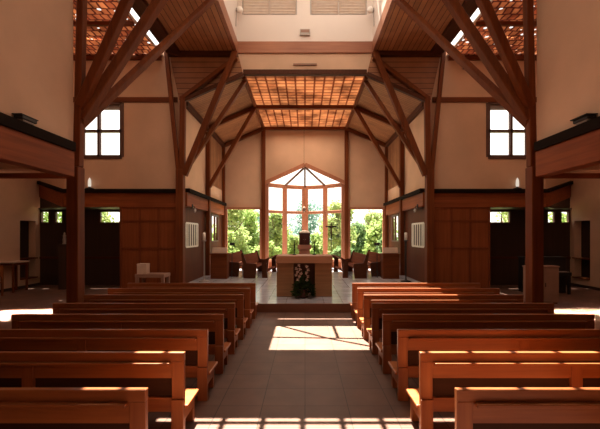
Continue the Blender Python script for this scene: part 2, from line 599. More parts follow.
# ------------------------------------------------------------------ ceilings
for s in (-1, 1):
    nm = SIDE[s]
    bm = B(); a, b = sorted((s * (XL + .08), s * 4.45)); box(bm, a, b, -4, YB + .1, ZC, ZC + .1)
    struct('ceiling_nave_' + nm, bm, 'plank_y')
    bm = B(); a, b = sorted((s * 4.42, s * 4.86)); box(bm, a, b, YT, YB, ZC - .12, ZC + .35, .01)
    struct('trim_slot_beam_' + nm, bm, 'timber_dark')
    # lit reveal of the light slot and the clay ceiling beyond it
    bm = B(); a, b = sorted((s * 5.06, s * 5.12)); box(bm, a, b, YT, YB, ZC - .11, ZC - .07)
    struct('wall_slot_' + nm, bm, 'wall_white')
    bm = B(); a, b = sorted((s * 5.12, s * XO)); poly(bm, [(a, YT - .1, ZC - .1), (b, YT - .1, ZC - .1), (b, 15.3, ZC - .1), (a, 15.3, ZC - .1)])
    struct('ceiling_clay_' + nm, bm, 'clay_side')
    bm = B(); a, b = sorted((s * 5.13, s * 8.6)); box(bm, a, b, YB - .1, YB, ZC - .26, ZC - .11); struct('trim_clay_edge_' + nm, bm, 'timber_x')
    for i, yy in enumerate((9.3, 11.4)):
        bm = B(); box(bm, a, b, yy - .05, yy + .05, ZC - .22, ZC - .11); struct('trim_clay_beam_%s_%d' % (nm, i + 1), bm, 'timber_x')
    # lantern curb and white lantern sides
    bm = B(); a, b = sorted((s * XL, s * (XL + .09))); box(bm, a, b, 3.9, YB, ZC - .02, 8.9); struct('trim_curb_' + nm, bm, 'curb')
    bm = B(); a, b = sorted((s * (XL + .02), s * (XL + .12))); box(bm, a, b, 3.9, YB, 8.901, 11.0); struct('wall_lantern_' + nm, bm, 'wall_white')
    # chancel slope
    bm = B()
    poly(bm, [(s * XF, YB + .05, ZF), (s * XF, YE + .1, ZF), (s * (XW + .2), YE + .1, ZP - .08), (s * (XW + .2), YB + .05, ZP - .08)], (0, 0, .12))
    struct('ceiling_slope_' + nm, bm, 'plank_x')
    # gable boards over the chancel mouth
    bm = B()
    poly(bm, [(s * 4.86, YB - .02, ZC), (s * XL, YB - .02, ZC), (s * XF, YB - .02, ZF - .02), (s * XW, YB - .02, ZP - .06), (s * 4.5, YB - .02, ZP)], (0, .06, 0))
    struct('wall_gable_' + nm, bm, 'plank_z')
    bm = B(); a, b = sorted((s * XL, s * 4.86)); box(bm, a, b, YB - .22, YB - .03, ZC - .16, ZC - .001, .01); struct('trim_gable_beam_' + nm, bm, 'timber_dark')
bm = B(); box(bm, -XL, XL, -4, 3.9, ZC, ZC + .1); struct('ceiling_nave_rear', bm, 'plank_y')
bm = B(); box(bm, -XL, XL, 3.8, 3.9, ZC + .1, 11); struct('wall_lantern_rear', bm, 'wall_white')
# lantern end wall facing the camera, with two louvred openings
bm = B(); wall_holes(bm, (-XL - .1, YB, 8.9), (1, 0, 0), (0, 0, 1), 2 * XL + .2, 2.1, [(XL + .1 - 2.26, XL + .1 - .29, .98, 1.9), (XL + .1 + .18, XL + .1 + 2.22, .98, 1.9)], (0, .12, 0))
struct('wall_lantern_end', bm, 'wall_white')
bm = B(); box(bm, -XL, XL, YB - .06, YB + .1, ZC - .005, 8.905, .01); struct('trim_lantern_beam', bm, 'curb')
bm = B(); poly(bm, [(-XL, YB, ZC), (XL, YB, ZC), (XL, YB, 7.80), (-XL, YB, 7.80)], (0, .1, 0)); struct('wall_lantern_apron', bm, 'wall')
bm = B(); box(bm, -XF, XF, YB - .12, YB + .1, ZF - .02, ZF + .15, .01); struct('trim_chancel_beam', bm, 'timber_dark')
bm = B(); poly(bm, [(-XF, YB + .1, ZF), (XF, YB + .1, ZF), (XF, YE + .1, ZF), (-XF, YE + .1, ZF)]); struct('ceiling_chancel', bm, 'clay')
for i, (x0, x1, n) in enumerate(((-2.26, -.29, 1), (.18, 2.22, 2))):
    w = empty_struct('window_louver_%d' % n, 'pale louvred opening in the white end wall of the roof lantern')
    bm = B()
    for k in range(9):
        z = 9.92 + k * .1
        bar(bm, (x0, YB + .07, z), (x1, YB + .07, z), .1, .02, up=(0, .5, .8), bev=0)
    obj('louver_slats', bm, 'louver', w)
    bm = B()
    for x in (x0 + .03, (x0 + x1) / 2, x1 - .03):
        box(bm, x - .02, x + .02, YB + .01, YB + .1, 9.88, 10.8)
    obj('louver_frame', bm, 'louver', w)

# lantern roof: opaque deck with unseen openings and bars shaped to throw the shadow patterns on the floor
ZR = 11.0
DX, DY = -.75, 4.44           # from a floor point back up along the sun ray to the deck
openings = [(-2.35, 2.35, 4.6, 4.17 + DY), (-1.38, 2.3, 6.62 + DY, 8.36 + DY), (-1.4, 2.3, 9.03 + DY, 9.2 + DY - .08), (.36, 2.35, 8.66 + DY, 8.80 + DY)]
bm = B()
wall_holes(bm, (-XL - .2, 3.8, ZR), (1, 0, 0), (0, 1, 0), 2 * XL + .4, YB + .2 - 3.8, [(a + XL + .2, b + XL + .2, c - 3.8, d - 3.8) for a, b, c, d in openings], (0, 0, .08))
struct('ceiling_lantern', bm, 'wall_white')
sky = empty_struct('window_lantern_skylight', 'unseen roof lights of the lantern, panes and bars shaped to cast the sun patches')
bm = B()
x = -2.35 + .3
while x < 2.3:
    box(bm, x - .03, x + .03, 4.6, 4.17 + DY, ZR - .06, ZR + .02); x += .425
y = 4.04 + DY
while y > 4.7:
    box(bm, -2.35, 2.35, y - .025, y + .025, ZR - .05, ZR + .02); y -= .8
obj('shadow_glazing_bars', bm, 'white', sky)
bm = B()
for (xa, ya), (xb, yb) in (((-.6, 8.45), (.43, 7.38)), ((.43, 7.38), (1.3, 6.75)), ((.62, 8.35), (.64, 7.40)), ((-.64, 7.45), (.43, 7.38)), ((.43, 7.38), (2.6, 7.3))):  # diagonal bars added to cast the slanting shadow lines on the floor
    bar(bm, (xa + DX, ya + DY, ZR + .03), (xb + DX, yb + DY, ZR + .03), .07, .05, bev=0)
obj('shadow_glazing_bars', bm, 'white', sky)
for a, b, c, d in openings:
    bm = B(); poly(bm, [(a, c, ZR + .081), (b, c, ZR + .081), (b, d, ZR + .081), (a, d, ZR + .081)])
    obj('pane', bm, 'glass', sky)

# ------------------------------------------------------------------ chancel side walls
for s in (-1, 1):
    nm = SIDE[s]
    a, b = sorted((s * XW, s * (XW + .15)))
    bm = B(); box(bm, a, b, YB + .16, 16.9, 3.7, ZP); box(bm, a, b, 16.9, YE, 3.7, 4.35)
    struct('wall_chancel_' + nm, bm, 'wall')
    bm = B(); box(bm, a, b, 16.9, YE, 4.351, ZP); struct('wall_chancel_boards_' + nm, bm, 'plank_side')
    bm = B(); a2, b2 = sorted((s * (XW - .12), s * (XW + .12))); box(bm, a2, b2, YB + .15, YE - .02, 3.05, 3.55, .01); struct('trim_chancel_beam_' + nm, bm, 'beam_y')
    bm = B(); a2, b2 = sorted((s * (XW - .22), s * (XW + .1))); box(bm, a2, b2, YB + .15, YE - .02, 3.552, 3.69, .01); struct('trim_chancel_ledge_' + nm, bm, 'ledge')
    # lower wall with two windows
    wins = [(14.05, 15.6, 1.55, 2.45), (17.9, 19.3, 1.7, 2.95)]
    bm = B()
    wall_holes(bm, (s * (XW + .02), YB + .16, 0), (0, 1, 0), (0, 0, 1), YE - YB - .16, 3.05, [(p - YB - .16, q - YB - .16, r, t) for p, q, r, t in wins], (s * .12, 0, 0))
    struct('wall_chancel_lower_' + nm, bm, 'chancel_low')
    for k, (p, q, r, t) in enumerate(wins):
        w = empty_struct('window_%s_%d' % (('slatted', 'tall')[k] + '_' + nm, k + 1), ('low window with daylight painted as upright white slats over a dark shutter in the %s chancel wall', 'tall dark-framed window in the %s chancel wall')[k] % nm)
        bm = B()
        xm = s * (XW + .05)
        n = (5, 2)[k]
        for j in (range(n + 1) if k else (0, n)):
            yy = p + (q - p) * j / n
            box(bm, xm - .04, xm + .04, yy - .05, yy + .05, r, t)
        box(bm, xm - .04, xm + .04, p, q, r - .03, r + .04); box(bm, xm - .04, xm + .04, p, q, t - .04, t + .03)
        obj('frame', bm, ('white', 'frame_dark')[k], w)
        if not k:
            bm = B()
            for j in range(5):
                yy = p + .05 + (q - p - .1) * (j + .5) / 5
                box(bm, s * (XW + .01) - .008, s * (XW + .01) + .008, yy - .055, yy + .055, r + .03, t - .03, .004)
            obj('slats', bm, 'white', w)  # white strips painted in for daylight showing between the dark bars
            bm = B(); box(bm, xm - .005, xm + .03, p, q, r, t); obj('shutter', bm, 'recess', w)
        bm = B(); poly(bm, [(xm, p, r), (xm, q, r), (xm, q, t), (xm, p, t)]); obj('pane', bm, 'glass', w)
    # slope rafters and plate
    bm = B(); bar(bm, (s * (XW - .07), YB + .1, ZP - .08), (s * (XW - .07), YE - .02, ZP - .08), .16, .2); struct('trim_plate_' + nm, bm, 'timber_dark')
    for i, yy in enumerate((16.8, YE - .1)):
        bm = B(); bar(bm, (s * (XF - .02), yy, ZF - .1), (s * (XW - .02), yy, ZP - .14), .16, .18); struct('trim_rafter_%s_%d' % (nm, i + 1), bm, 'timber_x')
    bm = B(); bar(bm, (s * XF, YB + .05, ZF - .06), (s * XF, YE, ZF - .06), .12, .12); struct('trim_ridge_' + nm, bm, 'timber_y')
for i, yy in enumerate((16.8, YE - .08)):
    bm = B(); box(bm, -XF + .06, XF - .06, yy - .08, yy + .08, ZF - .16, ZF - .005, .01); struct('trim_collar_%d' % (i + 1), bm, 'timber_x')
for s in (-1, 1):
    bm = B(); a, b = sorted((s * 4.55, s * 8.6)); box(bm, a, b, YB - .06, YB, 6.74, 6.92, .01); struct('trim_transept_band_' + SIDE[s], bm, 'timber_x')

# ------------------------------------------------------------------ end wall with bay and side windows
bayx, eav, apex = 2.10, 4.80, 5.72
bm = B()
wz0, wz1 = .62, 3.38
for s in (-1, 1):
    a, b = (-XW, -bayx) if s < 0 else (bayx, XW)
    c, d = sorted((s * 4.18, s * 2.36))
    wall_holes(bm, (a, YE, 0), (1, 0, 0), (0, 0, 1), b - a, eav, [(c - a, d - a, wz0, wz1)], (0, .15, 0))
poly(bm, [(-XW, YE, eav), (-bayx, YE, eav), (0, YE, apex), (0, YE, ZF + .1), (-XF, YE, ZF + .1), (-XW, YE, ZP + .02)], (0, .15, 0))
poly(bm, [(XW, YE, eav), (bayx, YE, eav), (0, YE, apex), (0, YE, ZF + .1), (XF, YE, ZF + .1), (XW, YE, ZP + .02)], (0, .15, 0))
struct('wall_back', bm, 'wall')
for s in (-1, 1):
    nm = SIDE[s]
    w = empty_struct('window_%d' % (2 if s < 0 else 3), 'tall plain window beside the bay on the %s of the chancel end wall' % nm)
    c, d = sorted((s * 4.18, s * 2.36))
    bm = B()
    for x in (c, d): box(bm, x - .05, x + .05, YE - .04, YE + .1, wz0, wz1)
    box(bm, c, d, YE - .04, YE + .1, wz1 - .02, wz1 + .09); box(bm, c, d, YE - .06, YE + .1, wz0 - .06, wz0 + .04)
    obj('frame', bm, 'frame', w)
    bm = B(); poly(bm, [(c, YE + .06, wz0), (d, YE + .06, wz0), (d, YE + .06, wz1), (c, YE + .06, wz1)]); obj('pane', bm, 'glass', w)
    # full height posts beside the bay
    bm = B(); box(bm, s * 2.2 - .10, s * 2.2 + .10, YE - .14, YE + .02, DAIS, ZF - .08, .01); struct('trim_bay_post_' + nm, bm, 'timber_z')
    bm = B(); a, b = sorted((s * 2.3, s * (XW - .02))); box(bm, a, b, YE - .03, YE + .01, DAIS, wz0 - .06); struct('trim_sill_panel_' + nm, bm, 'beam_x')
w = empty_struct('window_1', 'glazed bay with a gabled glass roof behind the altar')
P = [Vector((-2.06, YE + .02, 0)), Vector((-1.12, 21.05, 0)), Vector((0, 21.55, 0)), Vector((1.12, 21.05, 0)), Vector((2.06, YE + .02, 0))]
Z = lambda p, z: Vector((p.x, p.y, z))
zsill, ztr, ztop = .62, 3.26, 4.68
for i, p in enumerate(P):
    bm = B(); wd = .26 if i in (1, 3) else (.36 if i == 2 else .26)
    bar(bm, Z(p, DAIS), Z(p, ztop + .05), wd, .12, up=(0, 1, 0)); obj('mullion', bm, 'frame', w)
for i in range(4):
    p, q = P[i], P[i + 1]
    for z, h, mt in ((zsill, .14, 'frame_x'), (ztr, .16, 'frame_x'), (ztop, .22, 'frame_x')):
        bm = B(); bar(bm, Z(p, z), Z(q, z), .1, h); obj('transom', bm, mt, w)
    bm = B(); poly(bm, [Z(p, DAIS), Z(q, DAIS), Z(q, zsill), Z(p, zsill)], (0, .06, 0)); obj('sill_panel', bm, 'beam_x', w)
    for z0, z1 in ((zsill, ztr), (ztr, ztop)):
        bm = B(); poly(bm, [Z(p, z0), Z(q, z0), Z(q, z1), Z(p, z1)]); obj('pane', bm, 'glass', w)
    bm = B(); ap = Vector((0, YE + .05, apex - .05))
    poly(bm, [Z(p, ztop + .06), Z(q, ztop + .06), ap]); obj('roof_pane', bm, 'glass', w)
for i in (1, 2, 3):
    bm = B(); bar(bm, Z(P[i], ztop + .04), (0, YE + .05, apex - .1), .09, .1); obj('roof_bar', bm, 'frame_dark', w)
for s in (-1, 1):
    bm = B(); bar(bm, (s * 2.22, YE - .05, eav - .08), (0, YE - .05, apex + .01), .16, .2); obj('gable_rafter', bm, 'frame', w)

# transept high windows, small ambulatory windows
for s in (-1, 1):
    nm = SIDE[s]
    w = empty_struct('window_%d' % (4 if s < 0 else 5), 'square four-light window high on the %s transept wall' % nm)
    a, b = sorted((s * 7.98, s * 6.55))
    xm = a + (b - a) * (.42 if s < 0 else .58)
    bm = B()
    for x, t in ((a, .07), (xm, .045), (b, .07)): box(bm, x - t, x + t, YB - .03, YB + .1, 4.79, 6.72)
    for z, t in ((4.79, .07), (5.72, .045), (6.72, .05)): box(bm, a, b, YB - .03, YB + .1, z - t, z + t)
    obj('frame', bm, 'frame_dark', w)
    bm = B(); poly(bm, [(a, YB + .06, 4.79), (b, YB + .06, 4.79), (b, YB + .06, 6.72), (a, YB + .06, 6.72)]); obj('pane', bm, 'glass', w)
    bm = B(); box(bm, a + .05, b - .05, YB + .08, YB + .1, 6.5, 6.7); obj('blind', bm, 'grey', w)
    for k, (c, d) in enumerate((sorted((s * 8.2, s * 7.35)), sorted((s * 10.55, s * 10.22)), sorted((s * 9.98, s * 9.68)))):
        w = empty_struct('window_%d' % (6 + k + (0 if s < 0 else 3)), 'small high window in the dark back wall of the %s transept' % nm)
        bm = B()
        for x in (c, d): box(bm, x - .03, x + .03, 15.17, 15.28, 2.48, 2.95)
        for z in (2.48, 2.95): box(bm, c, d, 15.17, 15.28, z - .03, z + .03)
        obj('frame', bm, 'frame_dark', w)
        bm = B(); poly(bm, [(c, 15.25, 2.48), (d, 15.25, 2.48), (d, 15.25, 2.95), (c, 15.25, 2.95)]); obj('pane', bm, 'glass', w)

# ------------------------------------------------------------------ timber columns with their braces
for s in (-1, 1):
    nm = SIDE[s]
    t = thing('timber_column', 'reddish timber column with three spreading braces at the %s end of the nave wall' % nm, 'column', (s * 4.40, YT + .09, 0), group='timber columns carrying the roof')
    L = lambda x, y, z: Vector((s * (x - 4.40), y - YT - .09, z))
    bm = B(); box(bm, -.11, .11, -.12, .12, 0, 3.3, .015); obj('post', bm, 'timber_z', t)
    bm = B(); bar(bm, L(4.34, YT + .07, 3.3), L(4.22, YT + .07, ZC - .0), .13, .16, up=(0, 1, 0)); obj('upper_post', bm, 'timber_z', t)
    bm = B(); bar(bm, L(4.30, YT + .06, 4.44), L(XL + .1, YT + .06, ZC - .02), .16, .18, up=(0, 1, 0)); obj('brace', bm, 'timber_z', t)
    bm = B(); bar(bm, L(4.31, YT + .1, 4.20), L(XL + .1, 8.6, ZC - .02), .18, .2, up=(0, 1, 0)); obj('brace', bm, 'timber_z', t)
    bm = B(); bar(bm, L(4.31, YT + .12, 4.14), L(XL + .1, 10.4, ZC - .02), .13, .17, up=(0, 1, 0)); obj('brace', bm, 'timber_z', t)

    t = thing('timber_column', 'dark timber column with forked braces at the %s mouth of the chancel' % nm, 'column', (s * 4.39, YB - .2, 0), group='timber columns carrying the roof')
    L = lambda x, y, z: Vector((s * (x - 4.39), y - (YB - .2), z))
    y = YB - .2
    bm = B(); box(bm, -.13, .13, -.14, .14, 0, 4.3, .015); obj('post', bm, 'timber_z', t)
    bm = B(); bar(bm, L(4.33, y, 4.2), L(4.30, y, ZP + .05), .19, .18, up=(0, 1, 0)); obj('upper_post', bm, 'timber_z', t)
    bm = B(); bar(bm, L(4.43, y - .02, 4.0), L(4.88, y - .02, ZC - .05), .14, .14, up=(0, 1, 0)); obj('strut', bm, 'timber_z', t)
    bm = B(); bar(bm, L(4.25, y - .02, 4.1), L(XL + .05, y - .02, ZC - .05), .2, .2, up=(0, 1, 0)); obj('brace', bm, 'timber_z', t)
    bm = B(); bar(bm, L(4.2, y + .02, 4.3), L(XF, YB + .3, ZF - .1), .14, .16, up=(0, 1, 0)); obj('brace', bm, 'timber_z', t)
    bm = B(); bar(bm, L(4.3, y, ZP - .0), L(XL + .02, y, ZC - .25), .14, .2, up=(0, 1, 0)); obj('rafter', bm, 'timber_z', t)
    bm = B(); bar(bm, L(4.3, y, ZP - .1), L(XF, y + .1, ZF - .02), .14, .16, up=(0, 1, 0)); obj('rafter', bm, 'timber_dark', t)

    t = thing('timber_column', 'slim timber column with one long brace halfway along the %s chancel wall' % nm, 'column', (s * 4.28, 16.8, DAIS), group='timber columns carrying the roof')
    L = lambda x, y, z: Vector((s * (x - 4.28), y - 16.8, z - DAIS))
    bm = B(); box(bm, -.09, .09, -.1, .1, 0, ZP - .3 - DAIS, .01); obj('post', bm, 'timber_z', t)
    bm = B(); bar(bm, L(4.22, 16.7, 4.1), L(XF + .02, 16.7, ZF - .2), .16, .18, up=(0, 1, 0)); obj('brace', bm, 'timber_z', t)
    bm = B(); box(bm, s * 4.3 - .07, s * 4.3 + .07, YE - .16, YE - .02, DAIS, ZP - .2, .01); struct('trim_corner_post_' + nm, bm, 'timber_z')

# ------------------------------------------------------------------ panelled wooden screens
for s in (-1, 1):
    nm = SIDE[s]
    t = thing('panelled_screen', 'reddish-brown panelled wooden screen under the %s transept ledge' % nm, 'screen', (s * 5.55, YB, 0))
    x0, x1 = -1.03, .98
    if s > 0: x0, x1 = -.98, 1.03
    xs = [x0 + (x1 - x0) * k / 3 for k in range(4)]
    zs = [.1, 1.52, 2.5, 2.98]
    bm = B()
    for x in xs: box(bm, x - .03, x + .03, -.05, .05, 0, 3.0, .006)
    for z in zs: box(bm, x0, x1, -.045, .045, z - .03, z + .03 if z < 2.9 else 3.0)
    box(bm, x0, x1, -.045, .045, 0, .15)
    obj('frame', bm, 'screen_frame', t)
    for i in range(3):
        for j in range(3):
            bm = B(); box(bm, xs[i] + .03, xs[i + 1] - .03, -.02, .03, zs[j] + .03, zs[j + 1] - .03, .004); obj('panel', bm, 'screen', t)

# ------------------------------------------------------------------ pews
PL = 3.06      # length of a pew back
ORD = ['', 'second', 'third', 'fourth', 'fifth', 'sixth', 'seventh']


def make_pew(label, group):
    t = thing('wooden_pew', label, 'pew', group=group)
    h = PL / 2
    TH = .853
    bm = B(); box(bm, -h, h, 0, .055, .765, TH, .006); obj('top_rail', bm, 'pew', t)
    bm = B(); box(bm, -h + .13, h - .13, -.05, .012, .738, .764, .005); obj('book_ledge', bm, 'pew', t)
    bm = B(); box(bm, -h + .11, h - .11, .012, .04, .60, .764, .004); obj('back_panel', bm, 'pew', t)
    for x0 in (-h, -.055, h - .12):
        w_ = .11 if x0 == -.055 else .12
        bm = B(); box(bm, x0, x0 + w_, 0.002, .05, .40, .764, .005); obj('back_stile', bm, 'pew_end', t)
    bm = B(); box(bm, -h + .11, h - .11, .01, .045, .27, .41, .005); obj('back_rail', bm, 'pew', t)
    bm = B(); box(bm, -h + .10, h - .10, .0405, .054, .40, .62, .003); obj('shadow_board', bm, 'pew_shade', t, label='near-black board painting the shade in the gap between the seat and the back panel')  # near-black sheet, the shade inside the rack is put into its colour
    bm = B(); box(bm, -h - .02, h + .02, .055, .47, .285, .32, .008); obj('seat', bm, 'pew_seat', t)
    for s in (-1, 1):
        bm = B()
        xe = s * (h - .06)
        box(bm, xe - .06, xe + .06, -.02, .05, 0, .399, .006)
        obj('rear_leg', bm, 'pew_end', t)
        bm = B(); box(bm, xe - .04, xe + .04, .37, .44, 0, .285, .006); obj('front_leg', bm, 'pew_end', t)
        bm = B(); a, b = sorted((s * (h - .05), s * (h - .015))); box(bm, a, b, .05, .37, .16, .285, .004); obj('end_panel', bm, 'pew_end', t)
    return t


pew0 = None
for k in range(8):
    y = 2.81 + .892 * k
    for s in (-1, 1):
        b = SIDE[s]
        if k == 7: lb = 'front pew of the %s block, closest to the altar step' % b
        elif k == 0: lb = 'rearmost wooden pew of the %s block, furthest from the altar' % b
        else: lb = 'wooden pew of the %s block, %s row back from the altar step' % (b, {6: 'second', 5: 'third', 4: 'fourth', 3: 'fifth', 2: 'sixth', 1: 'seventh'}[k])
        g = 'wooden pews facing the altar'
        x = -2.71 if s < 0 else 2.655
        if pew0 is None:
            pew0 = make_pew(lb, g); pew0.location = (x, y, 0)
        else:
            dup(pew0, (x, y, 0), 0, lb, g)

# ------------------------------------------------------------------ altar and what stands round it
t = thing('altar', 'tan stone altar table with thick slab on two block legs', 'altar', (.0, 10.9, DAIS))
x0, x1 = -.83, .79
bm = B(); box(bm, x0, x1, -.05, .95, .97, 1.18, .014); obj('slab', bm, 'altar', t)
for a, b in ((x0 + .01, x0 + .50), (x1 - .50, x1 - .01)):
    bm = B(); box(bm, a, b, .06, .9, 0, .969, .012); obj('leg', bm, 'altar_leg', t)
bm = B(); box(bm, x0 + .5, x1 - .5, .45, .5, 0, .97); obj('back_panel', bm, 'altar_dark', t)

t = thing('flower_arrangement', 'white flowers over dark greenery on the floor in front of the altar', 'flowers', (-.05, 10.72, DAIS))
bm = B(); lathe(bm, [(.09, 0), (.13, .05), (.15, .16), (.12, .22), (.13, .24)]); obj('bowl', bm, 'bronze', t, smooth=True)
bm = B()
for i in range(700):
    a = random.uniform(0, 6.28); r = random.uniform(.02, .29); z = .06 + random.random() * .62 * (1 - r / .5)
    c = Vector((r * math.cos(a), r * math.sin(a) * .55, z))
    d = Vector((math.cos(a) + random.uniform(-.6, .6), math.sin(a) * .6 + random.uniform(-.6, .6), random.uniform(-.4, .9))).normalized()
    u = d.cross(Vector((random.uniform(-1, 1), random.uniform(-1, 1), 1))).normalized()
    l, w_ = random.uniform(.07, .14), random.uniform(.015, .03)
    poly(bm, [c, c + d * l * .5 + u * w_, c + d * l, c + d * l * .5 - u * w_])
for i in range(7):
    tube(bm, [(0, 0, .2), (random.uniform(-.12, .12), random.uniform(-.05, .05), .6), (random.uniform(-.2, .2), random.uniform(-.06, .03), .8)], .008, 5)
obj('greenery', bm, 'leaf_flower', t)
for (fx, fz) in ((-.19, .84), (-.12, .93), (-.16, .74), (-.09, .82), (-.2, .66), (-.11, .62), (-.15, .53), (-.06, .70), (.10, .90), (.14, .80), (.09, .72), (.13, .62), (.10, .52), (.16, .14), (.13, .24)):
    bm = B(); c = Vector((fx, -.06 + random.uniform(-.04, .03), fz))
    for k in range(6):
        a = 2 * math.pi * k / 6 + random.random()
        d = Vector((math.cos(a), -.55, math.sin(a))).normalized()
        u = d.cross(Vector((0, 1, 0))).normalized()
        poly(bm, [c, c + d * .032 + u * .018, c + d * .062, c + d * .032 - u * .018])
    obj('flower', bm, 'petal', t)

t = thing('stone_pedestal', 'pink stone pedestal behind the altar carrying the tabernacle', 'pedestal', (-.02, 18.4, DAIS))
bm = B(); box(bm, -.26, .26, -.26, .26, 0, 1.1, .015); obj('shaft', bm, 'stone', t)
bm = B(); box(bm, -.33, .33, -.33, .33, 1.1, 1.31, .015); obj('cap', bm, 'stone', t)
bm = B(); box(bm, -.36, .36, -.36, .36, 0, .12, .015); obj('plinth', bm, 'stone', t)
t = thing('tabernacle', 'dark red box tabernacle with white domed top on the pink pedestal', 'tabernacle', (-.02, 18.4, DAIS + 1.31))
bm = B(); box(bm, -.26, .26, -.24, .24, 0, .52, .012); obj('body', bm, 'bronze', t)
for s in (-1, 1):
    bm = B(); a, b = sorted((s * .01, s * .23)); box(bm, a, b, -.262, -.24, .05, .47, .006); d = obj('door', bm, 'bronze', t)
    bm = B(); lathe(bm, [(.012, -.012), (.014, 0), (.008, .012)], (s * .04, -.272, .26), 10); obj('knob', bm, 'grey', d)
bm = B(); box(bm, -.29, .29, -.27, .27, .52, .56, .01); obj('cornice', bm, 'bronze', t)
bm = B(); lathe(bm, [(.26, .56), (.255, .60), (.21, .65), (.13, .69), (.03, .71), (.001, .712)], n=24); obj('dome', bm, 'wax', t, smooth=True)

for s, lb in ((-1, 'slender dark green candlestick on the altar, left of the tabernacle'), (1, 'slender dark green candlestick on the altar, right of the tabernacle')):
    t = thing('candlestick', lb, 'candlestick', (s * .30 - .02, 11.5, DAIS + 1.18), group='candlesticks on the altar')
    bm = B(); lathe(bm, [(.06, 0), (.06, .012), (.02, .035), (.014, .1), (.022, .15), (.013, .2), (.03, .24), (.032, .25)], n=14); obj('stem', bm, 'greenmetal', t, smooth=True)
    bm = B(); lathe(bm, [(.017, .25), (.017, .40), (.012, .405)], n=12); obj('candle', bm, 'greenmetal', t, smooth=True)

t = thing('standing_crucifix', 'dark crucifix on a tall pole standing right of the tabernacle', 'crucifix', (1.32, 19.2, DAIS))
bm = B(); lathe(bm, [(.2, 0), (.2, .03), (.06, .07), (.03, .1)], n=18); obj('base', bm, 'black', t, smooth=True)
bm = B(); tube(bm, [(0, 0, .08), (0, 0, 1.75)], .02, 10); obj('pole', bm, 'black', t)
bm = B(); box(bm, -.03, .03, -.02, .02, 1.7, 2.42, .004); box(bm, -.28, .28, -.021, .021, 2.17, 2.24, .004); obj('cross', bm, 'black', t)
bm = B()
tube(bm, [(0, -.05, 1.82), (.015, -.05, 1.98), (0, -.05, 2.06), (0, -.05, 2.15), (0, -.055, 2.2)], [.016, .026, .03, .04, .02], 8)
for q in (-1, 1):
    tube(bm, [(q * .03, -.05, 2.15), (q * .13, -.045, 2.18), (q * .23, -.035, 2.215)], [.02, .015, .01], 6)
lathe(bm, [(.005, 2.19), (.028, 2.21), (.034, 2.235), (.02, 2.265), (.002, 2.275)], (0, -.06, 0), 10)
obj('corpus', bm, 'bronze', t, smooth=True)

t = thing('sanctuary_lamp', 'small hanging lamp on a thin cord before the bay centre mullion', 'lamp', (-.05, 20.0, 3.2))
bm = B(); tube(bm, [(0, 0, .3), (0, 0, ZF - 3.2 - .16)], .006, 6); obj('cord', bm, 'black', t)
bm = B(); lathe(bm, [(.02, 0), (.08, .06), (.1, .16), (.07, .24), (.02, .3)], n=16); obj('lamp_body', bm, 'pale', t, smooth=True)

# paschal candles on stands at the chancel mouth
for s, lb, mt in ((-1, 'white candle on a slim grey stand in front of the left slatted window', 'grey'), (1, 'white candle on a slim black stand in front of the right slatted window', 'black')):
    t = thing('candle_stand', lb, 'candle stand', (s * 3.85, 14.5, DAIS))
    bm = B(); lathe(bm, [(.2, 0), (.2, .03), (.05, .07), (.028, .12)], n=18); obj('base', bm, mt, t, smooth=True)
    bm = B(); tube(bm, [(0, 0, .1), (0, 0, 1.55)], .026, 10); obj('pole', bm, mt, t)
    bm = B(); lathe(bm, [(.03, 1.53), (.09, 1.56), (.09, 1.58)], n=14); obj('drip_pan', bm, mt, t)
    bm = B(); lathe(bm, [(.055, 1.58), (.055, 1.86), (.02, 1.88)], n=14); obj('candle', bm, 'wax', t, smooth=True)

